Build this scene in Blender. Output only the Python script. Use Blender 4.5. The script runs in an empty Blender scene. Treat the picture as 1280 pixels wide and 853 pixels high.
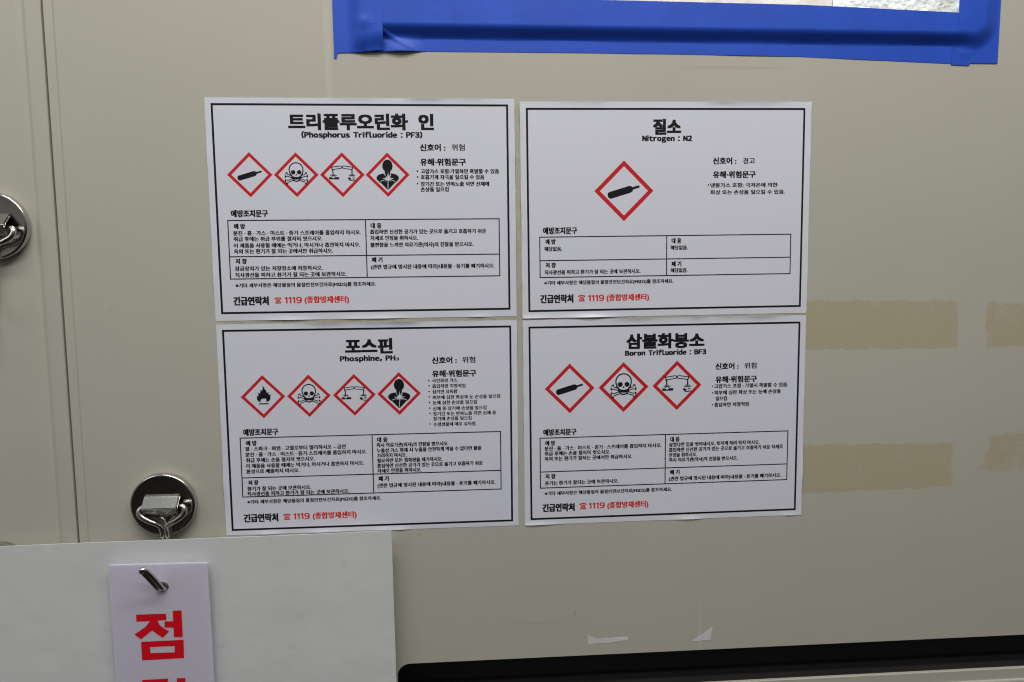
import bpy, bmesh, math, random
from mathutils import Vector, Matrix, Euler
from mathutils.geometry import tessellate_polygon

random.seed(7)
scene = bpy.context.scene
C = scene.collection

# All measures are millimetres on the cabinet front: X right, Y up, D towards the viewer.
Z0 = 1.45
def V(x, y, d=0.0):
    return Vector((x / 1000.0, -d / 1000.0, y / 1000.0 + Z0))

# ------------------------------------------------------------------ camera
cam_data = bpy.data.cameras.new('camera')
cam_data.sensor_width = 36.0
cam_data.lens = 36.0 * 899.97 / 1280.0
cam_data.clip_start = 0.02
cam_data.clip_end = 100.0
cam = bpy.data.objects.new('camera', cam_data)
C.objects.link(cam)
ROT = ((0.99735, -0.00898, 0.07224), (0.01588, 0.9953, -0.09556), (-0.07104, 0.09645, 0.9928))
axes = [Vector((r[0], -r[2], r[1])) for r in ROT]
m = Matrix.Identity(4)
for k in range(3):
    for j in range(3):
        m[j][k] = axes[k][j]
m.translation = V(240.676, -167.956, 726.361)
cam.matrix_world = m
scene.camera = cam

# ------------------------------------------------------------------ world: dim hall, lighter up and to the left
world = bpy.data.worlds.new('World')
scene.world = world
world.use_nodes = True
wn, wl = world.node_tree.nodes, world.node_tree.links
wn.clear()
tc = wn.new('ShaderNodeTexCoord')
sep = wn.new('ShaderNodeSeparateXYZ')
wl.new(tc.outputs['Generated'], sep.inputs[0])
rz = wn.new('ShaderNodeValToRGB')
rz.color_ramp.elements[0].position = 0.42
rz.color_ramp.elements[0].color = (0.02, 0.019, 0.018, 1)
rz.color_ramp.elements[1].position = 0.80
rz.color_ramp.elements[1].color = (0.50, 0.52, 0.54, 1)
mz = wn.new('ShaderNodeMath'); mz.operation = 'MULTIPLY_ADD'
mz.inputs[1].default_value = 0.5; mz.inputs[2].default_value = 0.5
wl.new(sep.outputs['Z'], mz.inputs[0]); wl.new(mz.outputs[0], rz.inputs[0])
rx = wn.new('ShaderNodeValToRGB')
rx.color_ramp.elements[0].position = 0.15
rx.color_ramp.elements[0].color = (0.17, 0.155, 0.135, 1)
rx.color_ramp.elements[1].position = 0.29
rx.color_ramp.elements[1].color = (0.0, 0.0, 0.0, 1)
mx = wn.new('ShaderNodeMath'); mx.operation = 'MULTIPLY_ADD'
mx.inputs[1].default_value = 0.5; mx.inputs[2].default_value = 0.5
wl.new(sep.outputs['X'], mx.inputs[0]); wl.new(mx.outputs[0], rx.inputs[0])
addc = wn.new('ShaderNodeMix'); addc.data_type = 'RGBA'; addc.blend_type = 'ADD'
addc.inputs[0].default_value = 1.0
wl.new(rz.outputs[0], addc.inputs[6]); wl.new(rx.outputs[0], addc.inputs[7])
bg = wn.new('ShaderNodeBackground'); bg.inputs['Strength'].default_value = 0.42
wl.new(addc.outputs[2], bg.inputs[0])
wo = wn.new('ShaderNodeOutputWorld')
wl.new(bg.outputs[0], wo.inputs[0])

scene.view_settings.view_transform = 'Standard'
scene.view_settings.look = 'None'
scene.view_settings.exposure = 0.30
scene.view_settings.gamma = 1.0
scene.cycles.filter_width = 1.15

# ------------------------------------------------------------------ lamps: ceiling tubes above and in front
def area(name, loc, target, sx, sy, power, col):
    l = bpy.data.lights.new(name, 'AREA')
    l.shape = 'RECTANGLE'; l.size = sx; l.size_y = sy
    l.energy = power; l.color = col
    o = bpy.data.objects.new(name, l); C.objects.link(o)
    o.location = loc
    zz = (Vector(loc) - Vector(target)).normalized()
    xx = (Vector((1, 0, 0)) - zz * zz.x).normalized(); yy = zz.cross(xx)
    o.rotation_euler = Matrix((xx, yy, zz)).transposed().to_euler()   # long side level
    return o
area('ceiling_lamp', (0.42, -0.72, 2.60), (0.42, 0.0, 1.3), 1.8, 0.12, 11.0, (1.0, 0.985, 0.945))
area('ceiling_lamp', (0.35, -1.40, 2.80), (0.4, 0.0, 1.3), 1.8, 0.12, 10.5, (1.0, 0.985, 0.95))
area('fill_light', (-1.7, -1.6, 2.3), (0.2, 0.0, 1.2), 1.0, 0.9, 4.0, (0.95, 0.98, 1.0))  # added soft fill from the upper left, no actual window there

# ------------------------------------------------------------------ materials
def mat(name, col, rough=0.5, metal=0.0, bump=None, vary=None, specks=None, spec=None, coat=None):
    m = bpy.data.materials.new(name); m.use_nodes = True
    n, l = m.node_tree.nodes, m.node_tree.links
    b = n['Principled BSDF']
    b.inputs['Base Color'].default_value = (*col, 1)
    b.inputs['Roughness'].default_value = rough
    b.inputs['Metallic'].default_value = metal
    if spec is not None: b.inputs['Specular IOR Level'].default_value = spec
    if coat: b.inputs['Coat Weight'].default_value = coat; b.inputs['Coat Roughness'].default_value = 0.15
    tcn = n.new('ShaderNodeTexCoord')
    if vary or specks:
        last = None
        if vary:
            sc, amt = vary
            ns = n.new('ShaderNodeTexNoise'); ns.inputs['Scale'].default_value = sc
            ns.inputs['Detail'].default_value = 6; ns.inputs['Roughness'].default_value = 0.6
            l.new(tcn.outputs['Object'], ns.inputs['Vector'])
            rp = n.new('ShaderNodeValToRGB')
            rp.color_ramp.elements[0].position = 0.3; rp.color_ramp.elements[1].position = 0.7
            rp.color_ramp.elements[0].color = (*[c * (1 - amt) for c in col], 1)
            rp.color_ramp.elements[1].color = (*[min(1, c * (1 + amt)) for c in col], 1)
            l.new(ns.outputs['Fac'], rp.inputs[0]); last = rp.outputs[0]
        if specks:
            sc, thr, scol, amt = specks
            ns = n.new('ShaderNodeTexNoise'); ns.inputs['Scale'].default_value = sc
            ns.inputs['Detail'].default_value = 3
            l.new(tcn.outputs['Object'], ns.inputs['Vector'])
            rp = n.new('ShaderNodeValToRGB')
            rp.color_ramp.elements[0].position = thr; rp.color_ramp.elements[1].position = thr + 0.04
            rp.color_ramp.elements[0].color = (0, 0, 0, 1); rp.color_ramp.elements[1].color = (amt, amt, amt, 1)
            l.new(ns.outputs['Fac'], rp.inputs[0])
            mxn = n.new('ShaderNodeMix'); mxn.data_type = 'RGBA'
            l.new(rp.outputs[0], mxn.inputs[0])
            if last: l.new(last, mxn.inputs[6])
            else: mxn.inputs[6].default_value = (*col, 1)
            mxn.inputs[7].default_value = (*scol, 1)
            last = mxn.outputs[2]
        l.new(last, b.inputs['Base Color'])
    if bump:
        prev = None
        for sc, st, dist in bump:
            ns = n.new('ShaderNodeTexNoise'); ns.inputs['Scale'].default_value = sc
            ns.inputs['Detail'].default_value = 3
            l.new(tcn.outputs['Object'], ns.inputs['Vector'])
            bp = n.new('ShaderNodeBump'); bp.inputs['Strength'].default_value = st
            bp.inputs['Distance'].default_value = dist
            l.new(ns.outputs['Fac'], bp.inputs['Height'])
            if prev: l.new(prev.outputs[0], bp.inputs['Normal'])
            prev = bp
        l.new(prev.outputs[0], b.inputs['Normal'])
    return m

M = {}
M['paint'] = mat('cabinet_paint', (0.535, 0.512, 0.435), 0.42, bump=[(900, 0.2, 0.0004), (9, 0.14, 0.004)], vary=(2.6, 0.03),
                 specks=(55, 0.74, (0.30, 0.28, 0.23), 0.45))
def wear(m):
    n, l = m.node_tree.nodes, m.node_tree.links
    b = n['Principled BSDF']; tcn = n.new('ShaderNodeTexCoord')
    ns = n.new('ShaderNodeTexNoise'); ns.inputs['Scale'].default_value = 6; ns.inputs['Detail'].default_value = 7; ns.inputs['Roughness'].default_value = 0.65
    l.new(tcn.outputs['Object'], ns.inputs['Vector'])
    mr = n.new('ShaderNodeMapRange'); mr.inputs[1].default_value = 0.3; mr.inputs[2].default_value = 0.7; mr.inputs[3].default_value = 0.34; mr.inputs[4].default_value = 0.5
    l.new(ns.outputs['Fac'], mr.inputs[0]); l.new(mr.outputs[0], b.inputs['Roughness'])
    old = b.inputs['Base Color'].links[0].from_socket
    for scale, stretch, rotv, thr, col, amt in ((60, (1, 1, 0.03), 0.5, 0.70, (0.66, 0.63, 0.55), 0.35), (45, (0.04, 1, 1), -0.25, 0.715, (0.40, 0.37, 0.31), 0.4), (420, (1, 1, 1), 0, 0.755, (0.26, 0.24, 0.20), 0.55)):
        mp = n.new('ShaderNodeMapping'); mp.inputs['Scale'].default_value = stretch; mp.inputs['Rotation'].default_value = (0, rotv, 0)
        ns = n.new('ShaderNodeTexNoise'); ns.inputs['Scale'].default_value = scale; ns.inputs['Detail'].default_value = 2
        l.new(tcn.outputs['Object'], mp.inputs[0]); l.new(mp.outputs[0], ns.inputs['Vector'])
        rp = n.new('ShaderNodeValToRGB'); rp.color_ramp.elements[0].position = thr; rp.color_ramp.elements[1].position = thr + 0.03
        rp.color_ramp.elements[0].color = (0, 0, 0, 1); rp.color_ramp.elements[1].color = (amt, amt, amt, 1)
        l.new(ns.outputs['Fac'], rp.inputs[0])
        mxn = n.new('ShaderNodeMix'); mxn.data_type = 'RGBA'
        l.new(rp.outputs[0], mxn.inputs[0]); l.new(old, mxn.inputs[6]); mxn.inputs[7].default_value = (*col, 1); old = mxn.outputs[2]
    l.new(old, b.inputs['Base Color'])
wear(M['paint'])
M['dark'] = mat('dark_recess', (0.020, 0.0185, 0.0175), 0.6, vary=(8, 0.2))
M['inside'] = mat('cabinet_inside', (0.10, 0.10, 0.095), 0.7)
M['paper'] = mat('label_film', (0.785, 0.795, 0.88), 0.36, bump=[(7, 0.2, 0.005), (500, 0.03, 0.0003)], vary=(5, 0.012))
M['ink'] = mat('black_ink', (0.008, 0.008, 0.010), 0.6, spec=0.25)
M['red'] = mat('red_ink', (0.66, 0.018, 0.024), 0.5, spec=0.3)
M['orange'] = mat('vermilion_ink', (0.74, 0.036, 0.018), 0.5, spec=0.3)
M['tape'] = mat('blue_tape', (0.018, 0.092, 0.62), 0.52, spec=0.5, bump=[(1400, 0.10, 0.0003), (40, 0.16, 0.0018), (150, 0.10, 0.0006)], vary=(30, 0.08))
M['rubber'] = mat('gasket_rubber', (0.03, 0.03, 0.03), 0.7)
M['chrome'] = mat('polished_steel', (0.66, 0.63, 0.59), 0.22, metal=1.0, bump=[(160, 0.02, 0.0004)])
M['nickel'] = mat('nickel_plate', (0.60, 0.575, 0.54), 0.17, metal=1.0, bump=[(60, 0.05, 0.0008)])
M['strap'] = mat('bracket_nickel', (0.47, 0.46, 0.43), 0.24, metal=1.0)
M['board'] = mat('white_sheet', (0.73, 0.745, 0.735), 0.5, bump=[(11, 0.35, 0.005), (45, 0.18, 0.0016), (700, 0.05, 0.0003)], vary=(14, 0.03),
                 specks=(46, 0.68, (0.52, 0.53, 0.52), 0.22))
M['tag'] = mat('tag_acrylic', (0.71, 0.67, 0.82), 0.16, spec=0.5, coat=0.5)
tb = M['tag'].node_tree.nodes['Principled BSDF']
tb.inputs['Subsurface Weight'].default_value = 0.5; tb.inputs['Subsurface Radius'].default_value = (0.006, 0.006, 0.008); tb.inputs['Subsurface Scale'].default_value = 1.0
M['tagred'] = mat('tag_red', (0.80, 0.006, 0.018), 0.4, spec=0.3)
M['dull'] = mat('dull_magnet', (0.17, 0.165, 0.14), 0.6)
M['ragged_fleck'] = mat('white_fleck', (0.74, 0.73, 0.73), 0.4, vary=(60, 0.08))
M['backing'] = mat('inner_panel_white', (0.80, 0.83, 0.81), 0.5, bump=[(90, 0.5, 0.004)], vary=(110, 0.3))
M['backing2'] = mat('inner_panel_grey', (0.60, 0.55, 0.53), 0.5, vary=(40, 0.2))

def residue_mat(name, col, amount, thr, seed):
    m = bpy.data.materials.new(name); m.use_nodes = True
    n, l = m.node_tree.nodes, m.node_tree.links
    b = n['Principled BSDF']; b.inputs['Base Color'].default_value = (*col, 1); b.inputs['Roughness'].default_value = 0.5
    tcn = n.new('ShaderNodeTexCoord')
    mp = n.new('ShaderNodeMapping'); mp.inputs['Location'].default_value = (seed, seed * 0.7, seed * 1.3)
    l.new(tcn.outputs['Object'], mp.inputs[0])
    ns = n.new('ShaderNodeTexNoise'); ns.inputs['Scale'].default_value = 26; ns.inputs['Detail'].default_value = 9
    ns.inputs['Roughness'].default_value = 0.72
    l.new(mp.outputs[0], ns.inputs['Vector'])
    rp = n.new('ShaderNodeValToRGB')
    rp.color_ramp.elements[0].position = thr; rp.color_ramp.elements[1].position = thr + 0.16
    rp.color_ramp.elements[0].color = (amount * 0.25,) * 3 + (1,)
    rp.color_ramp.elements[1].color = (amount,) * 3 + (1,)
    l.new(ns.outputs['Fac'], rp.inputs[0])
    at = n.new('ShaderNodeAttribute'); at.attribute_name = 'cover'
    mu = n.new('ShaderNodeMath'); mu.operation = 'MULTIPLY'
    l.new(rp.outputs[0], mu.inputs[0]); l.new(at.outputs['Fac'], mu.inputs[1])
    tr = n.new('ShaderNodeBsdfTransparent'); mxs = n.new('ShaderNodeMixShader')
    l.new(mu.outputs[0], mxs.inputs[0]); l.new(tr.outputs[0], mxs.inputs[1]); l.new(b.outputs[0], mxs.inputs[2])
    l.new(mxs.outputs[0], n['Material Output'].inputs[0])
    return m
M['glue'] = residue_mat('adhesive_residue', (0.66, 0.58, 0.36), 0.47, 0.30, 0.0)
M['glue_b'] = residue_mat('adhesive_residue_worn', (0.66, 0.575, 0.36), 0.5, 0.40, 3.1)
M['gluegap'] = residue_mat('adhesive_residue_gap', (0.62, 0.57, 0.38), 0.4, 0.45, 5.0)
M['glueglit'] = residue_mat('adhesive_flakes', (0.85, 0.82, 0.66), 0.9, 0.56, 8.0)

gm = bpy.data.materials.new('clear_pane'); gm.use_nodes = True
n, l = gm.node_tree.nodes, gm.node_tree.links
gl = n.new('ShaderNodeBsdfGlossy'); gl.inputs['Roughness'].default_value = 0.03
tr = n.new('ShaderNodeBsdfTransparent'); mxs = n.new('ShaderNodeMixShader'); mxs.inputs[0].default_value = 0.05
l.new(tr.outputs[0], mxs.inputs[1]); l.new(gl.outputs[0], mxs.inputs[2]); l.new(mxs.outputs[0], n['Material Output'].inputs[0])
M['glass'] = gm

# ------------------------------------------------------------------ helpers
class MB:
    """collects faces in millimetres (x, y, d) for one mesh"""
    def __init__(self):
        self.v = []; self.f = []; self.mi = []; self.mats = []
    def mid(self, m):
        if m not in self.mats: self.mats.append(m)
        return self.mats.index(m)
    def add(self, verts, faces, m):
        o = len(self.v); k = self.mid(m)
        self.v += verts
        for f in faces:
            self.f.append([i + o for i in f]); self.mi.append(k)
    def poly(self, loops, d, m):
        """flat face towards the viewer from an outline and its holes"""
        pts = [Vector((x, y, 0)) for lp in loops for (x, y) in lp]
        tris = tessellate_polygon([[Vector((x, y, 0)) for (x, y) in lp] for lp in loops])
        fs = []
        for t in tris:
            a, b, c = (pts[i] for i in t)
            fs.append(t if (b - a).cross(c - a).z > 0 else (t[0], t[2], t[1]))
        self.add([(p.x, p.y, d) for p in pts], fs, m)
    def stroke(self, pts, w, d, m, closed=False):
        p = [Vector(q) for q in pts]; nn = len(p); L = []; R = []
        for i in range(nn):
            a = p[i - 1] if (i > 0 or closed) else p[i]
            b = p[(i + 1) % nn] if (i < nn - 1 or closed) else p[i]
            t1 = (p[i] - a).normalized() if (p[i] - a).length > 1e-9 else (b - p[i]).normalized()
            t2 = (b - p[i]).normalized() if (b - p[i]).length > 1e-9 else t1
            t = (t1 + t2); t = t.normalized() if t.length > 1e-6 else t1
            nrm = Vector((-t.y, t.x)); cs = max(0.4, nrm.dot(Vector((-t1.y, t1.x))))
            L.append(p[i] + nrm * w / 2 / cs); R.append(p[i] - nrm * w / 2 / cs)
        vs = [(q.x, q.y, d) for q in L] + [(q.x, q.y, d) for q in R]
        fs = [(nn + i, nn + (i + 1) % nn, (i + 1) % nn, i) for i in range(nn if closed else nn - 1)]
        self.add(vs, fs, m)
    def box(self, x0, x1, y0, y1, d0, d1, m):
        v = [(x, y, d) for d in (d0, d1) for y in (y0, y1) for x in (x0, x1)]
        self.add(v, [(4, 5, 7, 6), (1, 0, 2, 3), (0, 1, 5, 4), (3, 2, 6, 7), (2, 0, 4, 6), (1, 3, 7, 5)], m)
    def prism(self, loop, d0, d1, m, holes=()):
        self.poly([loop, *holes], d1, m)
        for lp, sgn in [(loop, 1)] + [(h, -1) for h in holes]:
            nn = len(lp)
            area2 = sum(lp[i][0] * lp[(i + 1) % nn][1] - lp[(i + 1) % nn][0] * lp[i][1] for i in range(nn))
            vs = [(x, y, d0) for x, y in lp] + [(x, y, d1) for x, y in lp]
            fs = []
            for i in range(nn):
                j = (i + 1) % nn
                f = (i, j, nn + j, nn + i)
                fs.append(f if area2 * sgn > 0 else f[::-1])
            self.add(vs, fs, m)
    def build(self, name, parent=None, smooth=False, origin=(0, 0, 0), local=False):
        me = bpy.data.meshes.new(name)
        ox, oy, od = origin
        if local:   # parented under an Empty that sits at the origin given
            vs = [((x - ox) / 1000, -(d - od) / 1000, (y - oy) / 1000) for x, y, d in self.v]
        else:
            o3 = V(*origin); vs = [V(*q) - o3 for q in self.v]
        me.from_pydata(vs, [], self.f)
        for m_ in self.mats: me.materials.append(m_)
        me.polygons.foreach_set('material_index', self.mi)
        if smooth: me.polygons.foreach_set('use_smooth', [True] * len(me.polygons))
        me.update()
        o = bpy.data.objects.new(name, me); C.objects.link(o)
        if parent: o.parent = parent
        elif not local: o.location = V(*origin)
        return o

def tag(o, label=None, cat=None, group=None, kind=None):
    if label: o['label'] = label
    if cat: o['category'] = cat
    if group: o['group'] = group
    if kind: o['kind'] = kind
    return o

def empty(name, x, y, d=0.0, roty=0.0):
    o = bpy.data.objects.new(name, None); C.objects.link(o)
    o.empty_display_size = 0.02
    o.location = V(x, y, d); o.rotation_euler = (0, roty, 0)
    return o

def round_rect(x0, x1, y0, y1, r, n=8, corners=(1, 1, 1, 1)):
    """ccw from bottom left; corners = BL, BR, TR, TL"""
    out = []
    for k, (cx, cy, a0) in enumerate(((x0 + r, y0 + r, 180), (x1 - r, y0 + r, 270), (x1 - r, y1 - r, 0), (x0 + r, y1 - r, 90))):
        if corners[k]:
            for i in range(n + 1):
                a = math.radians(a0 + 90 * i / n); out.append((cx + r * math.cos(a), cy + r * math.sin(a)))
        else:
            out.append(((x0, y0), (x1, y0), (x1, y1), (x0, y1))[k])
    return out

def catmull(pts, n=8):
    P = [Vector(p) for p in pts]; P = [P[0] * 2 - P[1]] + P + [P[-1] * 2 - P[-2]]
    out = []
    for i in range(1, len(P) - 2):
        for k in range(n):
            t = k / n
            a, b, c, d = P[i - 1], P[i], P[i + 1], P[i + 2]
            out.append(0.5 * ((2 * b) + (c - a) * t + (2 * a - 5 * b + 4 * c - d) * t * t + (3 * b - a - 3 * c + d) * t ** 3))
    out.append(P[-2])
    return out

def tube(mb, pts, rad, m, seg=14):
    P = [Vector(p) for p in pts]; up = Vector((0.13, 0.2, 1)).normalized(); rings = []
    for i, p in enumerate(P):
        t = (P[min(i + 1, len(P) - 1)] - P[max(i - 1, 0)]).normalized()
        r = rad(i / (len(P) - 1)) if callable(rad) else rad
        a = (up - t * up.dot(t)).normalized(); b = t.cross(a); up = a
        rings.append([p + (a * math.cos(2 * math.pi * k / seg) + b * math.sin(2 * math.pi * k / seg)) * r for k in range(seg)])
    vs = [tuple(q) for rg in rings for q in rg]; fs = []
    for i in range(len(P) - 1):
        for k in range(seg):
            k2 = (k + 1) % seg
            fs.append((i * seg + k, i * seg + k2, (i + 1) * seg + k2, (i + 1) * seg + k))
    fs.append(tuple(range(seg))); fs.append(tuple((len(P) - 1) * seg + k for k in reversed(range(seg))))
    fs = [f[::-1] for f in fs]
    mb.add(vs, fs, m)

def lathe(mb, prof, cx, cy, m, seg=72):
    """profile of (radius, d) turned round an axis standing out of the front"""
    vs = []; fs = []; k = len(prof)
    for i in range(seg):
        a = 2 * math.pi * i / seg
        vs += [(cx + r * math.cos(a), cy + r * math.sin(a), d) for r, d in prof]
    for i in range(seg):
        j = (i + 1) % seg
        for q in range(k - 1):
            fs.append((i * k + q, j * k + q, j * k + q + 1, i * k + q + 1))
    mb.add(vs, fs, m)

# ------------------------------------------------------------------ lettering
_jobs = {}
STYLE = {  # em height mm, stroke thickening (em, across and up), smoothness
    'title': (17.2, 0.050, 0.036, 3), 'sub': (7.0, 0.072, 0.040, 2), 'subscript': (3.8, 0.07, 0.04, 2), 'head': (7.7, 0.046, 0.032, 2), 'sig': (7.2, 0.030, 0.014, 2),
    'small': (5.2, 0.052, 0.022, 2), 'tiny': (4.7, 0.044, 0.016, 2), 'dot': (6.0, 0, 0, 2), 'cell': (5.9, 0.050, 0.028, 2), 'note': (4.85, 0.052, 0.020, 2),
    'contact': (9.6, 0.050, 0.036, 2), 'phone': (7.6, 0, 0, 2), 'red': (8.6, 0.034, 0.02, 3), 'redh': (7.7, 0.046, 0.02, 2),
    'tag': (60, 0.040, 0.040, 5)}
CHARWISE = ('sub', 'subscript', 'red')     # set letter by letter from wide sans letters
def wide(ch):
    return chr(ord(ch) + 0xFEE0) if 33 <= ord(ch) <= 126 else ch
def glyphs(text, style):
    if style == 'phone': return
    if style in CHARWISE:
        for ch in set(text) - {' ', '1'}: glyphs_raw(wide(ch), STYLE[style][3])
    else:
        glyphs_raw(text, STYLE[style][3])
def glyphs_raw(text, res):
    key = (text, res)
    if key not in _jobs:
        c = bpy.data.curves.new('lettering', 'FONT'); c.body = text; c.resolution_u = res
        c.dimensions = '2D'; c.fill_mode = 'FRONT'
        _jobs[key] = bpy.data.objects.new('lettering', c)
        C.objects.link(_jobs[key])
_done = {}
def bake():
    bpy.context.view_layer.update()
    dg = bpy.context.evaluated_depsgraph_get()
    for key, o in _jobs.items():
        me = bpy.data.meshes.new_from_object(o.evaluated_get(dg))
        _done[key] = ([(v.co.x, v.co.y) for v in me.vertices], [tuple(p.vertices) for p in me.polygons])
        bpy.data.meshes.remove(me)
    for o in _jobs.values():
        c = o.data; bpy.data.objects.remove(o); bpy.data.curves.remove(c)
ONE = ([(0.19, 0.0), (0.28, 0.0), (0.28, 0.733), (0.20, 0.733), (0.05, 0.60), (0.05, 0.52), (0.19, 0.615)], [(0, 1, 2, 6), (2, 3, 6), (3, 4, 5, 6)])
def phone_shape():
    g = MB(); k = None
    g.poly([[(0.0, 0.60), (0.02, 0.72), (0.16, 0.82), (0.5, 0.86), (0.84, 0.82), (0.98, 0.72), (1.0, 0.60), (0.78, 0.56), (0.76, 0.66), (0.5, 0.69), (0.24, 0.66), (0.22, 0.56)]], 0, k)
    g.poly([[(0.12, 0.0), (0.88, 0.0), (0.86, 0.22), (0.68, 0.60), (0.32, 0.60), (0.14, 0.22)], [(0.31, 0.14), (0.31, 0.24), (0.42, 0.44), (0.58, 0.44), (0.69, 0.24), (0.69, 0.14)]], 0, k)
    g.poly([[(0.5 + 0.13 * math.cos(a), 0.27 + 0.12 * math.sin(a)) for a in [math.pi * q / 5 for q in range(10)]]], 0, k)
    return [(v[0], v[1]) for v in g.v], g.f
def shape(text, style):
    res = STYLE[style][3]
    if style == 'phone': return phone_shape()
    if style not in CHARWISE: return _done[(text, res)]
    vs = []; fs = []; x = 0.0
    for ch in text:
        if ch == ' ': x += 0.50 if style == 'sub' else 0.3; continue
        gv, gf = ONE if ch == '1' else _done[(wide(ch), res)]
        a = min(v[0] for v in gv); b = max(v[0] for v in gv); o = len(vs)
        vs += [(v[0] - a + x, v[1]) for v in gv]; fs += [tuple(i + o for i in f) for f in gf]
        x += b - a + (0.16 if style == 'sub' else 0.15)
    return vs, fs
def letter(mb, text, style, x0, x1, yc, d, m, y_range=None):
    """set a line of text between x0 and x1 (mm), centred on height yc"""
    vs, fs = shape(text, style)
    em, bx, by, _ = STYLE[style]
    a = min(v[0] for v in vs); b = max(v[0] for v in vs)
    k = em * bx; sx = (x1 - x0 - 2 * k) / (b - a)
    lo = min(v[1] for v in vs); hi = max(v[1] for v in vs); ky = em * by
    if y_range:
        sy = (y_range[1] - y_range[0] - 2 * ky) / (hi - lo); base = y_range[0] + ky - lo * sy
    elif style in ('dot', 'phone'):
        sy = sx; base = yc - (lo + hi) / 2 * sy
    else:
        sy = em * (0.95 if by else 1.0); base = yc - 0.375 * em
    if bx == 0: offs = [(0, 0)]
    elif by == 0: offs = [(-k, 0), (k, 0)]
    elif style == 'tag': offs = [(i * k, j * ky) for i in (-1, 0, 1) for j in (-1, 0, 1)]
    elif style in ('small', 'tiny', 'note', 'sig'): offs = [(-k, -ky), (0, ky), (k, -ky)]
    else: offs = [(-k, -ky), (k, -ky), (k, ky), (-k, ky), (0, 0)]
    for q, (ox, oy) in enumerate(offs):
        mb.add([(x0 + k + (v[0] - a) * sx + ox, base + v[1] * sy + oy, d + 0.004 * q) for v in vs], fs, m)

# ------------------------------------------------------------------ the cabinet
cab = tag(empty('gas_cabinet', 330, -760), 'greige painted steel gas cabinet with a tape edged window and a long black slot', 'cabinet')
CO = (330, -760, 0)
bd = MB()
for a in ((-720, -716, -760, 420, -420, -22), (1416, 1420, -760, 420, -420, -22), (-716, 1416, -760, -756, -420, -22),
          (-716, 1416, 416, 420, -420, -22), (-720, 1420, -760, 420, -424, -420)):
    bd.box(*a, M['inside'])
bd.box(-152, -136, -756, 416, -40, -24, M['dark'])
bd.build('cabinet_body', cab, origin=CO, local=True)

# narrow left door: profile across X, extruded along Y, with pressed groove and rolled edge
def sheet_profile(prof, y0, y1, m, mb, ny=1):
    k = len(prof); vs = []; fs = []
    for j in range(ny + 1):
        y = y0 + (y1 - y0) * j / ny
        vs += [(x, y, d) for x, d in prof]
    for j in range(ny):
        for i in range(k - 1):
            fs.append((j * k + i, j * k + i + 1, (j + 1) * k + i + 1, (j + 1) * k + i))
    mb.add(vs, fs, m)
def groove(x, w, depth):
    return [(x + w * t, -depth * 0.5 * (1 + math.cos(math.pi * t * 2)) ) for t in [q / 8 - 0.5 for q in range(9)]]
def edge(x, r, sgn):
    return [(x + sgn * r * (math.sin(a) - 1), r * (math.cos(a) - 1)) for a in [math.radians(15 * q) for q in range(7)]]
lp = [(-716, 0), (-180, 0)] + groove(-163.2, 11, 2.0) + [(-152, 0.0)] + edge(-144.6, 1.2, 1) + [(-144.6, -22)]
d1 = MB(); sheet_profile(lp, -756, 416, M['paint'], d1)
ld = tag(d1.build('door', cab, True, CO, True), 'narrow plain door to the left of the gap')

# main door: flat front with window opening and slot cut out, plus the pressed edge beside the gap
XR = 1416
SL = (168.5, 1410, -616.8, -577.3)
door = MB()
slot = round_rect(*SL, 14)
win = round_rect(160, 766, 76, 360, 10)
door.poly([[(-124, -756), (XR, -756), (XR, 416), (-124, 416)], slot, win], 0, M['paint'])
rp = [(-142.7, -22)] + [(-142.7 + 1.2 * (1 - math.sin(math.radians(90 - 15 * q))), 1.2 * (math.cos(math.radians(90 - 15 * q)) - 1)) for q in range(7)] \
     + [(-139.5, 0)] + groove(-135.4, 6, 1.4) + [(-124, 0)]
sheet_profile(rp, -756, 416, M['paint'], door)
# rolled edge of the slot
k = len(slot); prof = [(0, 0), (0.1, -0.5), (0.4, -0.8), (0.8, -1.0), (0.8, -4)]
cx, cy = (SL[0] + SL[1]) / 2, (SL[2] + SL[3]) / 2
def inset(p, t):
    sx = 1 - t / ((SL[1] - SL[0]) / 2); sy = 1 - t / ((SL[3] - SL[2]) / 2)
    return (cx + (p[0] - cx) * sx, cy + (p[1] - cy) * sy)
vs = []; fs = []
for t, d in prof: vs += [(*inset(p, t * 0.5), d) for p in slot]
for q in range(len(prof) - 1):
    for i in range(k):
        j = (i + 1) % k; fs.append((q * k + i, (q + 1) * k + i, (q + 1) * k + j, q * k + j)[::-1])
door.add(vs[:], fs[:], M['paint'])
dr = tag(door.build('door', cab, False, CO, True), 'wide door with a window above and a black slot below')
rc = MB()
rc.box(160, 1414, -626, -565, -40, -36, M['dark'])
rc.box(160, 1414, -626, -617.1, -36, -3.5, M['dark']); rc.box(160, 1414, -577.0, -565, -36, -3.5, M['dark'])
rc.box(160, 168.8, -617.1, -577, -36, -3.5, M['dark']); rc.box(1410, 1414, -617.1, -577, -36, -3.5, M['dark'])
rc.build('slot_recess', dr, False, CO, True)
rail = MB()
rpf = [(-756, 2.0), (-631, 2.0)] + [(-631 + 2.5 * math.sin(math.radians(a)), 2 * math.cos(math.radians(a))) for a in (15, 30, 45, 60, 75, 90)]
vs = []; fs = []
for x in (172, 1414): vs += [(x, y, d + 0.05) for y, d in rpf]
q = len(rpf)
for i in range(q - 1): fs.append((i, q + i, q + i + 1, i + 1))
rail.add(vs, fs, M['paint'])
rail.build('bottom_trim', dr, True, CO, True)

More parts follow.
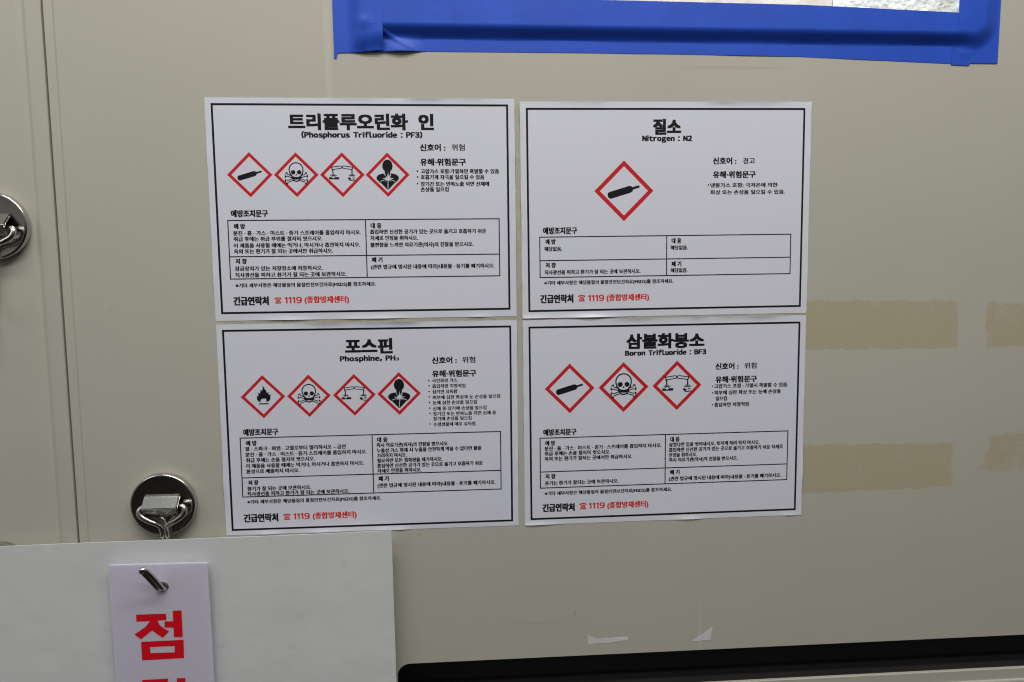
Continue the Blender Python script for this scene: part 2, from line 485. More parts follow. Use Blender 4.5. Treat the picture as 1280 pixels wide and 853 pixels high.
# window: raised rubber gasket, clear pane, lit white panels inside
gk = MB()
gk.prism(round_rect(158, 768, 72, 362, 10), -4, 6.2, M['rubber'], [round_rect(196, 755, 79, 340, 4)])
gk.build('window_gasket', dr, False, CO, True)
pn = MB(); pn.box(190, 757, 78, 346, 1, 4, M['glass']); pn.build('window_pane', dr, False, CO, True)
ip = MB(); ip.box(120, 652, 40, 400, -70, -66, M['backing2']); ip.build('inner_panel', cab, False, CO, True)
ip = MB(); ip.box(652.5, 850, 40, 400, -66, -60, M['backing']); ip.build('inner_panel', cab, False, CO, True)
il = area('cabinet_lamp', tuple(V(560, 330, -30)), tuple(V(560, 110, -66)), 0.5, 0.03, 2.5, (0.97, 1.0, 0.98))

# yellowed glue left by old tape
def patch(pts, d, m, name, fade=2.2, ragged=0.8, nx=90, ny=36):
    """thin smear of old glue over a four cornered area (BL, BR, TR, TL), worn away towards its edges"""
    mb = MB(); vs = []; fs = []; cov = []
    p = [Vector(q) for q in pts]
    ph = [random.uniform(0, 6.3) for _ in range(8)]
    for j in range(ny + 1):
        v = j / ny
        for i in range(nx + 1):
            u = i / nx
            q = p[0].lerp(p[1], u).lerp(p[3].lerp(p[2], u), v)
            vs.append((q.x, q.y, d))
            w = (p[1] - p[0]).length; h = (p[3] - p[0]).length
            e = [v * h, (1 - v) * h, u * w, (1 - u) * w]
            s = (u * w, u * w, v * h, v * h)
            for k in range(4):
                e[k] -= ragged * (1 + 0.6 * math.sin(s[k] / 7.0 + ph[k]) + 0.5 * math.sin(s[k] / 2.9 + ph[k + 4]) + random.uniform(-0.5, 0.5))
            cov.append(sstep(min(e) / fade))
    for j in range(ny):
        for i in range(nx):
            a = j * (nx + 1) + i; fs.append((a, a + 1, a + nx + 2, a + nx + 1))
    mb.add(vs, fs, m)
    o = mb.build(name, dr, False, CO, True)
    att = o.data.attributes.new('cover', 'FLOAT', 'POINT'); att.data.foreach_set('value', cov)
    return o
def sstep(t):
    t = max(0, min(1, t)); return t * t * (3 - 2 * t)
for pts, fd, rg, mat2 in (([(590, -253.5), (770, -255.2), (767, -202), (590, -199.4)], 2.0, 0.8, 'glue'),
                ([(798, -255), (1000, -253), (1000, -203), (797, -204)], 2.6, 1.0, 'glue_b'),
                ([(590, -409.5), (771.5, -406.5), (770.5, -355), (590, -352)], 3.2, 0.9, 'glue'),
                ([(793, -393), (990, -395.5), (990, -343), (812, -344)], 7.0, 2.5, 'glue_b')):
    tag(patch(pts, 0.06, M[mat2], 'adhesive_residue', fd, rg), 'yellowed glue left by removed tape')
patch([(294, -217), (304, -217), (304, -2), (294, -2)], 0.06, M['gluegap'], 'adhesive_residue', 1, 0.2, 8, 60)
patch([(4, -218.5), (600, -220), (600, -213), (4, -212)], 0.055, M['gluegap'], 'adhesive_residue', 1, 0.2, 60, 8)
patch([(296.8, -140), (302, -140), (302, -16), (296.4, -16)], 0.075, M['glueglit'], 'adhesive_residue', 1, 0.2, 8, 60)

# ------------------------------------------------------------------ blue tape round the window
def sdf_rr(x, y, x0, x1, y0, y1, r):
    qx = abs(x - (x0 + x1) / 2) - (x1 - x0) / 2 + r; qy = abs(y - (y0 + y1) / 2) - (y1 - y0) / 2 + r
    return math.hypot(max(qx, 0), max(qy, 0)) + min(max(qx, qy), 0) - r
def sstep(t):
    t = max(0, min(1, t)); return t * t * (3 - 2 * t)
def tape_d(x, y, left=False):
    s = sdf_rr(x, y, 150, 777, 67.5, 372, 14)
    w = 14.5 + 6.5 * sstep((x - 748) / 30)
    if left: s = sdf_rr(x, y, 150, 777, 40, 372, 10); w = 17
    h = 7.4 * (1 - sstep(s / w + 0.15))
    if left: h = max(0.0, h) * sstep((y - 38) / 26 + 0.1) if y < 64 else h
    return h
def tape(name, x0, x1, lo, hi, nx, ny, base, dfun, label):
    """grid between lower edge lo(u), upper edge hi(u); u runs 0..1 over x0(v)..x1(v)"""
    mb = MB(); vs = []; fs = []
    for j in range(ny + 1):
        v = j / ny
        for i in range(nx + 1):
            u = i / nx
            xa = x0(v); xb = x1(v); x = xa + (xb - xa) * u
            y = lo(x) + (hi(x) - lo(x)) * v
            vs.append((x, y, base + dfun(x, y)))
    for j in range(ny):
        for i in range(nx):
            a = j * (nx + 1) + i; fs.append((a, a + 1, a + nx + 2, a + nx + 1))
    mb.add(vs, fs, M['tape'])
    o = mb.build(name, None, True, (sum(v[0] for v in vs) / len(vs), min(v[1] for v in vs), base))
    so = o.modifiers.new('thickness', 'SOLIDIFY'); so.thickness = 0.00018; so.offset = 1
    es = o.modifiers.new('edges', 'EDGE_SPLIT'); es.split_angle = math.radians(50)
    tag(o, label, 'tape', 'blue tape strips round the window')
    return o
def lerp_pts(pts):
    def f(x):
        if x <= pts[0][0]: return pts[0][1]
        for (a, b), (c, d) in zip(pts, pts[1:]):
            if x <= c: return b + (d - b) * (x - a) / (c - a)
        return pts[-1][1]
    return f
def bottom_d(x, y):
    h = tape_d(x, y)
    lift = 3.6 * math.exp(-((x - 188) / 15) ** 2) * sstep((62 - y) / 18)
    crease = 2.6 * max(0, 1 - abs((y - 44) - (204 - x) * 0.55) / 3.0) * sstep((206 - x) / 30)
    wav = 0.35 * math.sin(x / 31.0) * math.sin(x / 53.0 + 1) * sstep((66 - y) / 12)
    return max(0.05, h + lift + crease * 0.6 + wav)
tape('blue_tape', lambda v: 160, lambda v: 764 + 1.5 * v,
     lerp_pts([(160, 43.6), (171, 44.1), (205, 44.9), (358, 45.4), (470, 45.3), (586, 44.4), (764, 38.7)]),
     lerp_pts([(160, 94.6), (586, 92.0), (766, 86.6)]), 240, 60, 0.15, bottom_d,
     'long horizontal blue tape strip along the bottom edge of the window')
def left_d(x, y):
    h = tape_d(x, y, True)
    wr = 0.9 * math.exp(-((x - 152) / 9) ** 2 - ((y - 70) / 5) ** 2) - 0.8 * math.exp(-((x - 152) / 8) ** 2 - ((y - 60) / 5) ** 2)
    wr += 1.2 * math.exp(-((x - 163) / 9) ** 2) * sstep((50 - y) / 8)
    return max(0.05, h + wr * 0.8)
lo_l = lerp_pts([(122, 37.2), (126.4, 37.6), (126.9, 42.6), (148, 43.2), (171.6, 45.2)])
tape('blue_tape', lambda v: 123.6 - 0.6 * v, lambda v: 171.2, lo_l, lambda x: 320, 60, 160, 0.55, left_d,
     'vertical blue tape strip at the left end, small tab hanging from its corner')
def right_d(x, y):
    h = tape_d(x, y)
    wr = 0.8 * math.exp(-((x - 760) / 7) ** 2 - ((y - 50) / 5) ** 2)
    return max(0.05, h + wr * 0.7)
tape('blue_tape', lambda v: 745.6 + 1.2 * v, lambda v: 795.3 + 0.9 * v, lerp_pts([(740, 38.3), (764.5, 37.6), (766, 40.0), (800, 40.0)]), lambda x: 320, 60, 160, 0.5, right_d,
     'vertical blue tape strip at the right end of the window')

# ------------------------------------------------------------------ thin white flecks with ragged edges above the slot
def ragged_fleck(pts, label):
    mb = MB(); out = []
    for i in range(len(pts)):
        a = Vector(pts[i]); b = Vector(pts[(i + 1) % len(pts)])
        for k in range(5): out.append(tuple(a.lerp(b, k / 5) + Vector((random.uniform(-.3, .3), random.uniform(-.3, .3)))))
    mb.prism(out, 0.02, 0.22, M['ragged_fleck'])
    cx = sum(p[0] for p in pts) / len(pts); cy = min(p[1] for p in pts)
    tag(mb.build('white_fleck', None, False, (cx, cy, 0)), label, 'sticker scrap', 'white flecks above the slot')
ragged_fleck([(371.2, -564.6), (396, -564.4), (414, -562), (415, -559), (404, -559.2), (380, -559.6), (373, -556.5), (371.2, -553.5)], 'long thin white fleck above the slot')
ragged_fleck([(484, -567), (504.5, -566.6), (506.8, -551.8), (498, -558), (491, -563)], 'small triangular white fleck above the slot')

# ------------------------------------------------------------------ magnet hooks
HX, HY = -57.0, -396.0
def make_hook():
    root = empty('magnet_hook', HX, HY - 31, 0)
    O = (HX, HY - 31, 0)
    disc = MB()
    lathe(disc, [(29.5, 0.05), (31.2, 0.6), (31.6, 2.0), (31.6, 6.2), (31.3, 7.2), (30.6, 7.9), (29.6, 8.15), (28.6, 8.0), (20, 8.0), (8, 8.0), (0.02, 8.0)], HX, HY, M['nickel'])
    disc.build('magnet_disc', root, True, O, True)
    br = MB()   # folded strap, roof shaped, loop runs through it
    t = 1.4
    prof = [(-384.6, 8.0), (-386.0, 10.5), (-387.2, 11.6), (-394.4, 19.0), (-395.6, 19.8), (-396.8, 19.6), (-405.6, 12.6), (-407.0, 10.2), (-407.6, 8.0)]
    x0, x1 = -72.0, -39.5
    vs = []; k = len(prof)
    for x in (x0, x1): vs += [(x, y, d) for y, d in prof]
    inner = [(y * 1.0 + (-396.0 - y) * 0.16, 8.0 + (d - 8.0) * 0.84) for y, d in prof]
    for x in (x0, x1): vs += [(x, y, d) for y, d in inner]
    fs = []
    for i in range(k - 1):
        fs.append((i, k + i, k + i + 1, i + 1)[::-1])
        fs.append((2 * k + i, 3 * k + i, 3 * k + i + 1, 2 * k + i + 1))
        fs.append((i, i + 1, 2 * k + i + 1, 2 * k + i)); fs.append((k + i, k + i + 1, 3 * k + i + 1, 3 * k + i)[::-1])
    br.add(vs, fs, M['strap'])
    bb = br.build('bracket', root, False, O, True)
    bw = bb.modifiers.new('weld', 'WELD'); bw.merge_threshold = 0.00002
    bm_ = bb.modifiers.new('round', 'BEVEL'); bm_.width = 0.0007; bm_.segments = 3; bm_.limit_method = 'ANGLE'; bm_.angle_limit = math.radians(35)
    lp = MB()
    wire_r = lambda t: 2.3 + 0.7 * math.exp(-((t - 0.24) / 0.13) ** 2)
    path = [(-56, -397, 13.4), (-69, -396, 13.4), (-74.6, -396.6, 14.2), (-76.6, -400.5, 15.2), (-74, -404.6, 15.6), (-67.6, -409.0, 15.5), (-61.4, -412.6, 14.4), (-57.9, -417.5, 12.4), (-57.3, -428, 10.4), (-57.2, -450, 8.6),
            (-57.2, -463, 9.0), (-57.2, -471.0, 12.4), (-57.2, -474.4, 20), (-57.3, -473.8, 26.5), (-59.2, -466, 32.5), (-62.6, -456.6, 37.6), (-65.4, -450.2, 40.8)]
    tube(lp, catmull(path, 8), wire_r, M['chrome'])
    path2 = [(-56, -397, 13.4), (-42, -396, 13.4), (-35.4, -395.6, 14.2), (-33.2, -398.8, 15.2), (-34.8, -403.6, 15.6), (-41.6, -409.0, 15.5), (-48.4, -412.8, 14.4), (-52.2, -417.5, 12.4), (-52.7, -428, 10.4), (-52.7, -450, 8.6),
             (-52.7, -463, 9.0), (-52.7, -471.0, 12.4), (-52.9, -474.4, 20), (-53.2, -473.4, 26.5), (-55.4, -464.6, 32.5), (-58.8, -455.2, 37.6), (-62.6, -448.6, 40.8), (-65.4, -447.6, 41.9), (-66.2, -449.4, 41.4), (-65.4, -450.2, 40.8)]
    tube(lp, catmull(path2, 8), wire_r, M['chrome'])
    lp.build('wire_hook', root, True, O, True)
    return root
hook = make_hook()
tag(hook, 'round magnet hook above the white sheet, its wire hook holding the tag', 'magnet hook', 'round steel magnet hooks on the cabinet')
hook2 = hook.copy(); C.objects.link(hook2)
for ch in list(hook.children):
    c = ch.copy(); C.objects.link(c); c.parent = hook2
    if c.name.startswith('wire_hook'):   # this one hangs swung a little to the left
        piv = Matrix.Translation((0, 0, 0.031)); c.matrix_basis = piv @ Matrix.Rotation(math.radians(9), 4, 'Y') @ piv.inverted()
hook2.location = V(HX - 140.6, HY - 31 + 275.0, 0)
tag(hook2, 'round magnet hook on the narrow door, cut by the left edge of the photo', 'magnet hook')
bt = MB()
lathe(bt, [(17, 0.05), (18.6, 0.6), (19, 2), (19, 5.2), (18.4, 6.4), (17, 7.0), (8, 7.0), (0.02, 7.0)], -215, -448.6, M['dull'], 48)
tag(bt.build('magnet_button', None, True, (-215, -447.5, 0)), 'small dull round magnet peeking above the white sheet at far left', 'magnet')

# ------------------------------------------------------------------ white sheet hung on the hook
def sheet():
    mb = MB(); vs = []; fs = []; nx, ny = 60, 50
    for j in range(ny + 1):
        v = j / ny
        for i in range(nx + 1):
            u = i / nx
            x = -310 + (167.9 + 1.2 * v * 2.2 + 310) * u
            ytop = -430.6 + 3.4 * ((x + 310) / 478)
            y = ytop - 300 * v
            d = 15.4 + 0.9 * math.sin(x / 70.0 + 0.6) * (1 - v) + 0.8 * math.sin(y / 60.0) + 1.6 * sstep((x - 20) / 150) * v
            vs.append((x, y, d))
    for j in range(ny):
        for i in range(nx):
            a = j * (nx + 1) + i; fs.append((a, a + nx + 1, a + nx + 2, a + 1))
    mb.add(vs, fs, M['board'])
    o = mb.build('paper_sheet', None, True, (-60, -730, 14))
    so = o.modifiers.new('thickness', 'SOLIDIFY'); so.thickness = 0.0012; so.offset = 0
    es = o.modifiers.new('edges', 'EDGE_SPLIT'); es.split_angle = math.radians(50)
    tag(o, 'large blank white sheet hanging behind the inspection tag', 'paper')
sheet()

# ------------------------------------------------------------------ inspection tag, hung on the prong
T0 = (-58, -660, 20)
tg = empty('inspection_tag', *T0)
tag(tg, 'white acrylic tag with heavy red Korean letters hanging from the wire hook', 'tag')
def tilt(x, y):   # the tag hangs a hair off square
    return x + (y + 450) * -0.004, y - (x + 58) * 0.012
outline = [tilt(*p) for p in round_rect(-105, -11.2, -660, -449.8, 1.6, 4)]
hole = [tilt(-54.6 + 5.6 * math.cos(2 * math.pi * k / 24), -473 + 5.0 * math.sin(2 * math.pi * k / 24)) for k in range(24)]
pl = MB(); pl.prism(outline, 20.4, 23.6, M['tag'], [hole])
pl.poly([outline, hole], 20.4, M['tag'])
po = pl.build('plate', tg, False, T0, True)
bv = po.modifiers.new('weld', 'WELD'); bv.merge_threshold = 0.00001
bv = po.modifiers.new('edge', 'BEVEL'); bv.width = 0.0007; bv.segments = 2; bv.limit_method = 'ANGLE'; bv.angle_limit = math.radians(50)

# measured layout of each label (mm from its top left corner)
LABELS = [
 dict(pose=(0.0, 0.0, 0.00271), border=(6.6, 6.31, 289.84, 206.44), table=(16.31, 116.45, 280.48, 173.18, 148.66, 151.49),
  pics=[('cylinder', 39.29, 72.78, 21.51), ('skull', 83.49, 72.88, 21.4), ('corrosion', 127.7, 72.97, 21.51), ('health', 171.53, 73.07, 21.39)],
  texts=[
   ('title', '트리플루오린화  인', 'title', 77.64, 217.78, 22.17),
   ('subtitle', '(Phosphorus Trifluoride : PF3)', 'sub', 89.75, 206.35, 34.65),
   ('signal_word', '신호어 :', 'head', 203.49, 228.59, 46.75),
   ('signal_word', '위험', 'sig', 234.47, 247.6, 46.58),
   ('hazard_statements', '유해·위험문구', 'head', 203.39, 248.45, 60.72),
   ('hazard_statements', '•', 'dot', 199.65, 201.45, 69.65),
   ('hazard_statements', '고압가스 포함:가열하면 폭발할 수 있음', 'small', 203.64, 281.24, 69.73),
   ('hazard_statements', '•', 'dot', 199.75, 201.47, 75.3),
   ('hazard_statements', '호흡기계 자극을 일으킬 수 있음', 'small', 203.51, 266.55, 75.38),
   ('hazard_statements', '•', 'dot', 199.75, 201.55, 81.74),
   ('hazard_statements', '장기간 또는 반복노출 되면 신체에', 'small', 203.35, 271.13, 82.0),
   ('hazard_statements', '손상을 일으킴', 'small', 203.22, 231.07, 87.23),
   ('heading', '예방조치문구', 'head', 19.55, 55.0, 109.74),
   ('table', '예 방', 'cell', 21.76, 32.71, 122.07),
   ('table', '분진 · 흄 · 가스 · 미스트 · 증기 스프레이를 흡입하지 마시오.', 'small', 20.78, 143.96, 128.6),
   ('table', '취급 후에는 취급 부위를 철저히 씻으시오.', 'small', 20.81, 106.47, 134.27),
   ('table', '이 제품을 사용할 때에는 먹거나, 마시거나 흡연하지 마시오.', 'small', 20.75, 142.95, 140.58),
   ('table', '옥외 또는 환기가 잘 되는 곳에서만 취급하시오.', 'small', 20.62, 116.28, 146.3),
   ('table', '저 장', 'cell', 21.74, 32.75, 155.92),
   ('table', '잠금장치가 있는 저장장소에 저장하시오.', 'small', 20.73, 105.73, 163.03),
   ('table', '직사광선을 피하고 환기가 잘 되는 곳에 보관하시오.', 'small', 20.75, 128.51, 169.28),
   ('table', '대 응', 'cell', 153.45, 164.15, 122.32),
   ('table', '흡입하면 신선한 공기가 있는 곳으로 옮기고 호흡하기 쉬운', 'small', 152.58, 267.57, 128.26),
   ('table', '자세로 안정을 취하시오.', 'small', 152.77, 199.73, 134.44),
   ('table', '불편함을 느끼면 의료기관(의사)의 진찰을 받으시오.', 'small', 152.58, 254.59, 141.05),
   ('table', '폐 기', 'cell', 153.54, 164.13, 155.75),
   ('table', '(관련 법규에 명시된 내용에 따라)내용물 · 용기를 폐기하시오.', 'small', 152.63, 275.16, 162.75),
   ('note', '※기타 세부사항은 해당물질의 물질안전보건자료(MSDS)를 참조하세요.', 'note', 20.63, 157.22, 179.44),
   ('contact_heading', '긴급연락처', 'contact', 17.9, 52.08, 194.69),
   ('contact_number', '☎', 'phone', 57.42, 64.61, 194.75),
   ('contact_number', '1119', 'red', 67.34, 84.18, 194.41),
   ('contact_number', '(종합방재센터)', 'redh', 86.52, 130.2, 194.25),
  ]),
 dict(pose=(302.33, -1.64, 0.00623), border=(6.99, 7.01, 289.78, 206.77), table=(18.31, 132.64, 278.41, 173.06, 148.29, 156.18),
  pics=[('cylinder', 104.16, 87.49, 30.18)],
  texts=[
   ('title', '질소', 'title', 133.6, 162.52, 24.13),
   ('subtitle', 'Nitrogen : N2', 'sub', 122.65, 173.78, 35.66),
   ('signal_word', '신호어 :', 'head', 195.31, 219.88, 58.07),
   ('signal_word', '경고', 'sig', 226.46, 239.22, 58.1),
   ('hazard_statements', '유해·위험문구', 'head', 195.47, 240.22, 71.75),
   ('hazard_statements', '•', 'dot', 190.29, 191.95, 82.12),
   ('hazard_statements', '냉동가스 포함: 극저온에 의한', 'small', 192.86, 263.43, 82.37),
   ('hazard_statements', '화상 또는 손상을 일으킬 수 있음.', 'small', 192.94, 271.33, 89.38),
   ('heading', '예방조치문구', 'head', 21.6, 56.38, 126.24),
   ('table', '예 방', 'cell', 24.07, 34.44, 137.21),
   ('table', '해당없음.', 'small', 22.7, 41.04, 144.44),
   ('table', '저 장', 'cell', 23.82, 34.55, 160.75),
   ('table', '직사광선을 피하고 환기가 잘 되는 곳에 보관하시오.', 'small', 22.69, 121.39, 167.92),
   ('table', '대 응', 'cell', 153.26, 163.48, 137.74),
   ('table', '해당없음.', 'small', 152.14, 170.37, 144.66),
   ('table', '폐 기', 'cell', 153.25, 163.67, 161.26),
   ('table', '해당없음.', 'small', 152.29, 170.32, 167.73),
   ('note', '※기타 세부사항은 해당물질의 물질안전보건자료(MSDS)를 참조하세요.', 'note', 22.33, 155.45, 178.51),
   ('contact_heading', '긴급연락처', 'contact', 18.16, 52.08, 194.59),
   ('contact_number', '☎', 'phone', 56.76, 64.48, 194.64),
   ('contact_number', '1119', 'red', 67.2, 83.76, 194.46),
   ('contact_number', '(종합방재센터)', 'redh', 86.07, 130.34, 194.35),
  ]),
 dict(pose=(0.69, -217.65, 0.00081), border=(6.44, 6.27, 290.23, 208.62), table=(18.05, 114.22, 279.14, 174.76, 148.67, 155.06),
  pics=[('flame', 42.26, 72.82, 21.82), ('skull', 87.31, 72.86, 21.55), ('corrosion', 132.29, 72.89, 21.26), ('health', 176.99, 72.57, 21.89)],
  texts=[
   ('title', '포스핀', 'title', 124.4, 171.7, 23.51),
   ('subtitle', 'Phosphine, PH', 'sub', 119.03, 174.17, 35.99),
   ('subtitle', '3', 'subscript', 174.39, 177.82, 37.19),
   ('signal_word', '신호어 :', 'head', 210.47, 235.69, 39.28),
   ('signal_word', '위험', 'sig', 240.95, 254.47, 39.17),
   ('hazard_statements', '유해·위험문구', 'head', 210.43, 255.4, 52.95),
   ('hazard_statements', '•', 'dot', 206.26, 207.87, 59.79),
   ('hazard_statements', '•', 'dot', 206.35, 207.96, 65.36),
   ('hazard_statements', '•', 'dot', 206.43, 208.04, 71.19),
   ('hazard_statements', '•', 'dot', 206.51, 208.13, 76.61),
   ('hazard_statements', '•', 'dot', 206.6, 208.21, 82.29),
   ('hazard_statements', '•', 'dot', 206.68, 208.29, 88.14),
   ('hazard_statements', '•', 'dot', 206.76, 208.38, 93.67),
   ('hazard_statements', '•', 'dot', 206.74, 208.36, 104.58),
   ('hazard_statements', '극인화성 가스', 'tiny', 210.29, 236.07, 59.96),
   ('hazard_statements', '흡입하면 치명적임', 'tiny', 210.34, 244.08, 65.63),
   ('hazard_statements', '삼키면 유독함', 'tiny', 210.38, 235.87, 71.37),
   ('hazard_statements', '피부에 심한 화상과 눈 손상을 일으킴', 'tiny', 210.43, 279.31, 77.21),
   ('hazard_statements', '눈에 심한 손상을 일으킴', 'tiny', 210.48, 255.54, 82.63),
   ('hazard_statements', '신체 중 장기에 손상을 일으킴', 'tiny', 210.52, 265.26, 88.69),
   ('hazard_statements', '장기간 또는 반복노출 되면 신체 중', 'tiny', 210.57, 274.94, 94.19),
   ('hazard_statements', '장기에 손상을 일으킴', 'tiny', 210.63, 249.75, 99.18),
   ('hazard_statements', '수생생물에 매우 유독함.', 'tiny', 210.67, 254.97, 105.06),
   ('heading', '예방조치문구', 'head', 21.17, 55.76, 108.38),
   ('table', '예 방', 'cell', 23.4, 34.15, 119.55),
   ('table', '열 · 스파크 · 화염 · 고열로부터 멀리하시오 – 금연', 'small', 22.45, 122.11, 125.34),
   ('table', '분진 · 흄 · 가스 · 미스트 · 증기 스프레이를 흡입하지 마시오.', 'small', 22.19, 142.93, 131.26),
   ('table', '취급 후에는 손을 철저히 씻으시오.', 'small', 22.63, 90.85, 136.99),
   ('table', '이 제품을 사용할 때에는 먹거나, 마시거나 흡연하지 마시오.', 'small', 22.38, 139.94, 142.86),
   ('table', '환경으로 배출하지 마시오.', 'small', 22.52, 75.08, 148.55),
   ('table', '저 장', 'cell', 23.81, 34.06, 160.16),
   ('table', '환기가 잘 되는 곳에 보관하시오.', 'small', 22.68, 86.12, 166.39),
   ('table', '직사광선을 피하고 환기가 잘 되는 곳에 보관하시오.', 'small', 22.44, 124.19, 171.61),
   ('table', '대 응', 'cell', 153.56, 164.18, 119.46),
   ('table', '즉시 의료기관(의사)의 진찰을 받으시오.', 'small', 152.77, 225.81, 125.01),
   ('table', '누출성 가스 화재 시 누출을 안전하게 막을 수 없다면 불을', 'small', 152.86, 259.37, 130.59),
   ('table', '끄려하지 마시오.', 'small', 153.11, 183.24, 135.73),
   ('table', '필요하면 모든 점화원을 제거하시오.', 'small', 152.97, 219.55, 141.04),
   ('table', '흡입하면 신선한 공기가 있는 곳으로 옮기고 호흡하기 쉬운', 'small', 152.82, 260.71, 146.39),
   ('table', '자세로 안정을 취하시오.', 'small', 153.0, 197.9, 151.62),
   ('table', '폐 기', 'cell', 153.82, 164.41, 159.9),
   ('table', '(관련 법규에 명시된 내용에 따라)내용물 · 용기를 폐기하시오.', 'small', 152.58, 273.49, 167.03),
   ('note', '※기타 세부사항은 해당물질의 물질안전보건자료(MSDS)를 참조하세요.', 'note', 22.06, 156.18, 179.96),
   ('contact_heading', '긴급연락처', 'contact', 17.84, 52.2, 196.75),
   ('contact_number', '☎', 'phone', 57.07, 64.64, 196.74),
   ('contact_number', '1119', 'red', 67.22, 83.69, 196.37),
   ('contact_number', '(종합방재센터)', 'redh', 86.5, 130.85, 196.39),
  ]),
 dict(pose=(303.6, -217.68, 0.00433), border=(6.87, 7.45, 289.95, 207.78), table=(16.61, 122.2, 280.26, 174.97, 148.33, 157.89),
  pics=[('cylinder', 47.82, 70.98, 25.8), ('skull', 103.95, 71.06, 26.16), ('corrosion', 160.22, 70.61, 25.98)],
  texts=[
   ('title', '삼불화붕소', 'title', 106.64, 188.91, 23.41),
   ('subtitle', 'Boron Trifluoride : BF3', 'sub', 105.33, 190.85, 35.71),
   ('signal_word', '신호어 :', 'head', 200.75, 225.52, 51.45),
   ('signal_word', '위험', 'sig', 231.68, 244.81, 51.35),
   ('hazard_statements', '유해·위험문구', 'head', 200.95, 245.61, 65.37),
   ('hazard_statements', '•', 'dot', 197.13, 198.66, 72.39),
   ('hazard_statements', '•', 'dot', 197.22, 198.76, 79.15),
   ('hazard_statements', '•', 'dot', 197.4, 198.94, 92.02),
   ('hazard_statements', '고압가스 포함 : 가열시 폭발할 수 있음.', 'small', 199.68, 279.46, 72.33),
   ('hazard_statements', '피부에 심한 화상 또는 눈에 손상을', 'small', 199.78, 271.73, 79.18),
   ('hazard_statements', '일으킴', 'small', 201.24, 213.75, 85.4),
   ('hazard_statements', '흡입하면 치명적임', 'small', 199.96, 237.26, 91.98),
   ('heading', '예방조치문구', 'head', 19.87, 54.68, 116.16),
   ('table', '예 방', 'cell', 21.92, 32.41, 127.55),
   ('table', '분진 · 흄 · 가스 · 미스트 · 증기 · 스프레이를 흡입하지 마시오.', 'small', 21.05, 144.38, 133.2),
   ('table', '취급 후에는 손을 철저히 씻으시오.', 'small', 21.0, 90.14, 138.54),
   ('table', '옥외 또는 환기가 잘되는 곳에서만 취급하시오.', 'small', 20.95, 113.41, 144.08),
   ('table', '저 장', 'cell', 21.61, 32.57, 162.73),
   ('table', '용기는 환기가 잘되는 곳에 보관하시오.', 'small', 21.13, 98.96, 169.83),
   ('table', '대 응', 'cell', 153.45, 163.53, 127.46),
   ('table', '삼켰다면 입을 씻어내시오. 토하게 하려 하지 마시오.', 'small', 152.05, 249.84, 133.11),
   ('table', '흡입하면 신선한 공기가 있는 곳으로 옮기고 호흡하기 쉬운 자세로', 'small', 152.09, 275.31, 138.65),
   ('table', '안정을 취하시오.', 'small', 152.14, 182.47, 144.23),
   ('table', '즉시 의료기관(의사)의 진찰을 받으시오.', 'small', 152.18, 226.38, 149.44),
   ('table', '폐 기', 'cell', 153.31, 163.86, 162.58),
   ('table', '(관련 법규에 명시된 내용에 따라)내용물 · 용기를 폐기하시오.', 'small', 152.34, 274.03, 169.61),
   ('note', '※기타 세부사항은 해당물질의 물질안전보건자료(MSDS)를 참조하세요.', 'note', 20.78, 155.86, 180.8),
   ('contact_heading', '긴급연락처', 'contact', 18.38, 52.36, 196.18),
   ('contact_number', '☎', 'phone', 57.27, 65.13, 195.77),
   ('contact_number', '1119', 'red', 67.24, 84.36, 195.45),
   ('contact_number', '(종합방재센터)', 'redh', 86.74, 130.75, 195.64),
  ]),
]

for L in LABELS:
    for t in L['texts']: glyphs(t[1], t[2])
bake()

lt = MB()
J = [(-81.4, -500.2), (-53.0, -500.4), (-53.0, -507.1), (-61.5, -507.2), (-59.3, -512.4), (-51.0, -518.9), (-57.4, -525.3), (-67.2, -517.2), (-78.2, -525.8), (-84.3, -520.5), (-73.2, -513.2), (-68.7, -507.5), (-81.6, -507.4)]
EO = [(-46.3, -497.7), (-38.0, -497.7), (-38.2, -525.1), (-46.7, -525.1), (-46.5, -515.2), (-55.0, -514.6), (-54.8, -508.3), (-46.5, -508.5)]
MI = [(-78.3, -528.3), (-37.6, -528.1), (-38.1, -547.1), (-78.4, -547.5)]
MH = [(-70.2, -534.1), (-46.6, -534.1), (-46.6, -540.6), (-70.0, -540.4)]
G = [(-79.5, -567.8), (-54.6, -567.6), (-55.2, -578), (-59.5, -588), (-67.5, -595), (-77.0, -599), (-81.0, -592.5), (-72.5, -588.5), (-66.5, -583), (-64.2, -575), (-79.5, -575.2)]
dn = lambda pts: [(x, y - 70.1) for x, y in pts]
for loops in ([J], [EO], [MI, MH], [G], [dn(EO)], [dn(MI), dn(MH)]):
    lt.poly(loops, 23.72, M['tagred'])
lt.build('lettering', tg, False, T0, True)

# ------------------------------------------------------------------ hazard symbols (unit = half diagonal of the diamond, y up)
def circ(cx, cy, rx, ry=None, n=28, a0=0, a1=360):
    ry = ry or rx
    return [(cx + rx * math.cos(math.radians(a0 + (a1 - a0) * k / n)), cy + ry * math.sin(math.radians(a0 + (a1 - a0) * k / n))) for k in range(n if a1 - a0 == 360 else n + 1)]
def rot(pts, deg, c=(0, 0)):
    a = math.radians(deg); cs, sn = math.cos(a), math.sin(a)
    return [(c[0] + x * cs - y * sn, c[1] + x * sn + y * cs) for x, y in pts]

def sym_cylinder(P, S):
    body = circ(-0.44, 0, 0.10, 0.115, 12, 90, 270) + [(0.24, -0.115), (0.31, -0.085), (0.345, -0.04), (0.56, -0.04), (0.58, -0.03), (0.58, 0.03), (0.56, 0.04), (0.345, 0.04), (0.31, 0.085), (0.24, 0.115)]
    P(rot(body, 16.5, (-0.03, -0.015)), 0, 'ink')

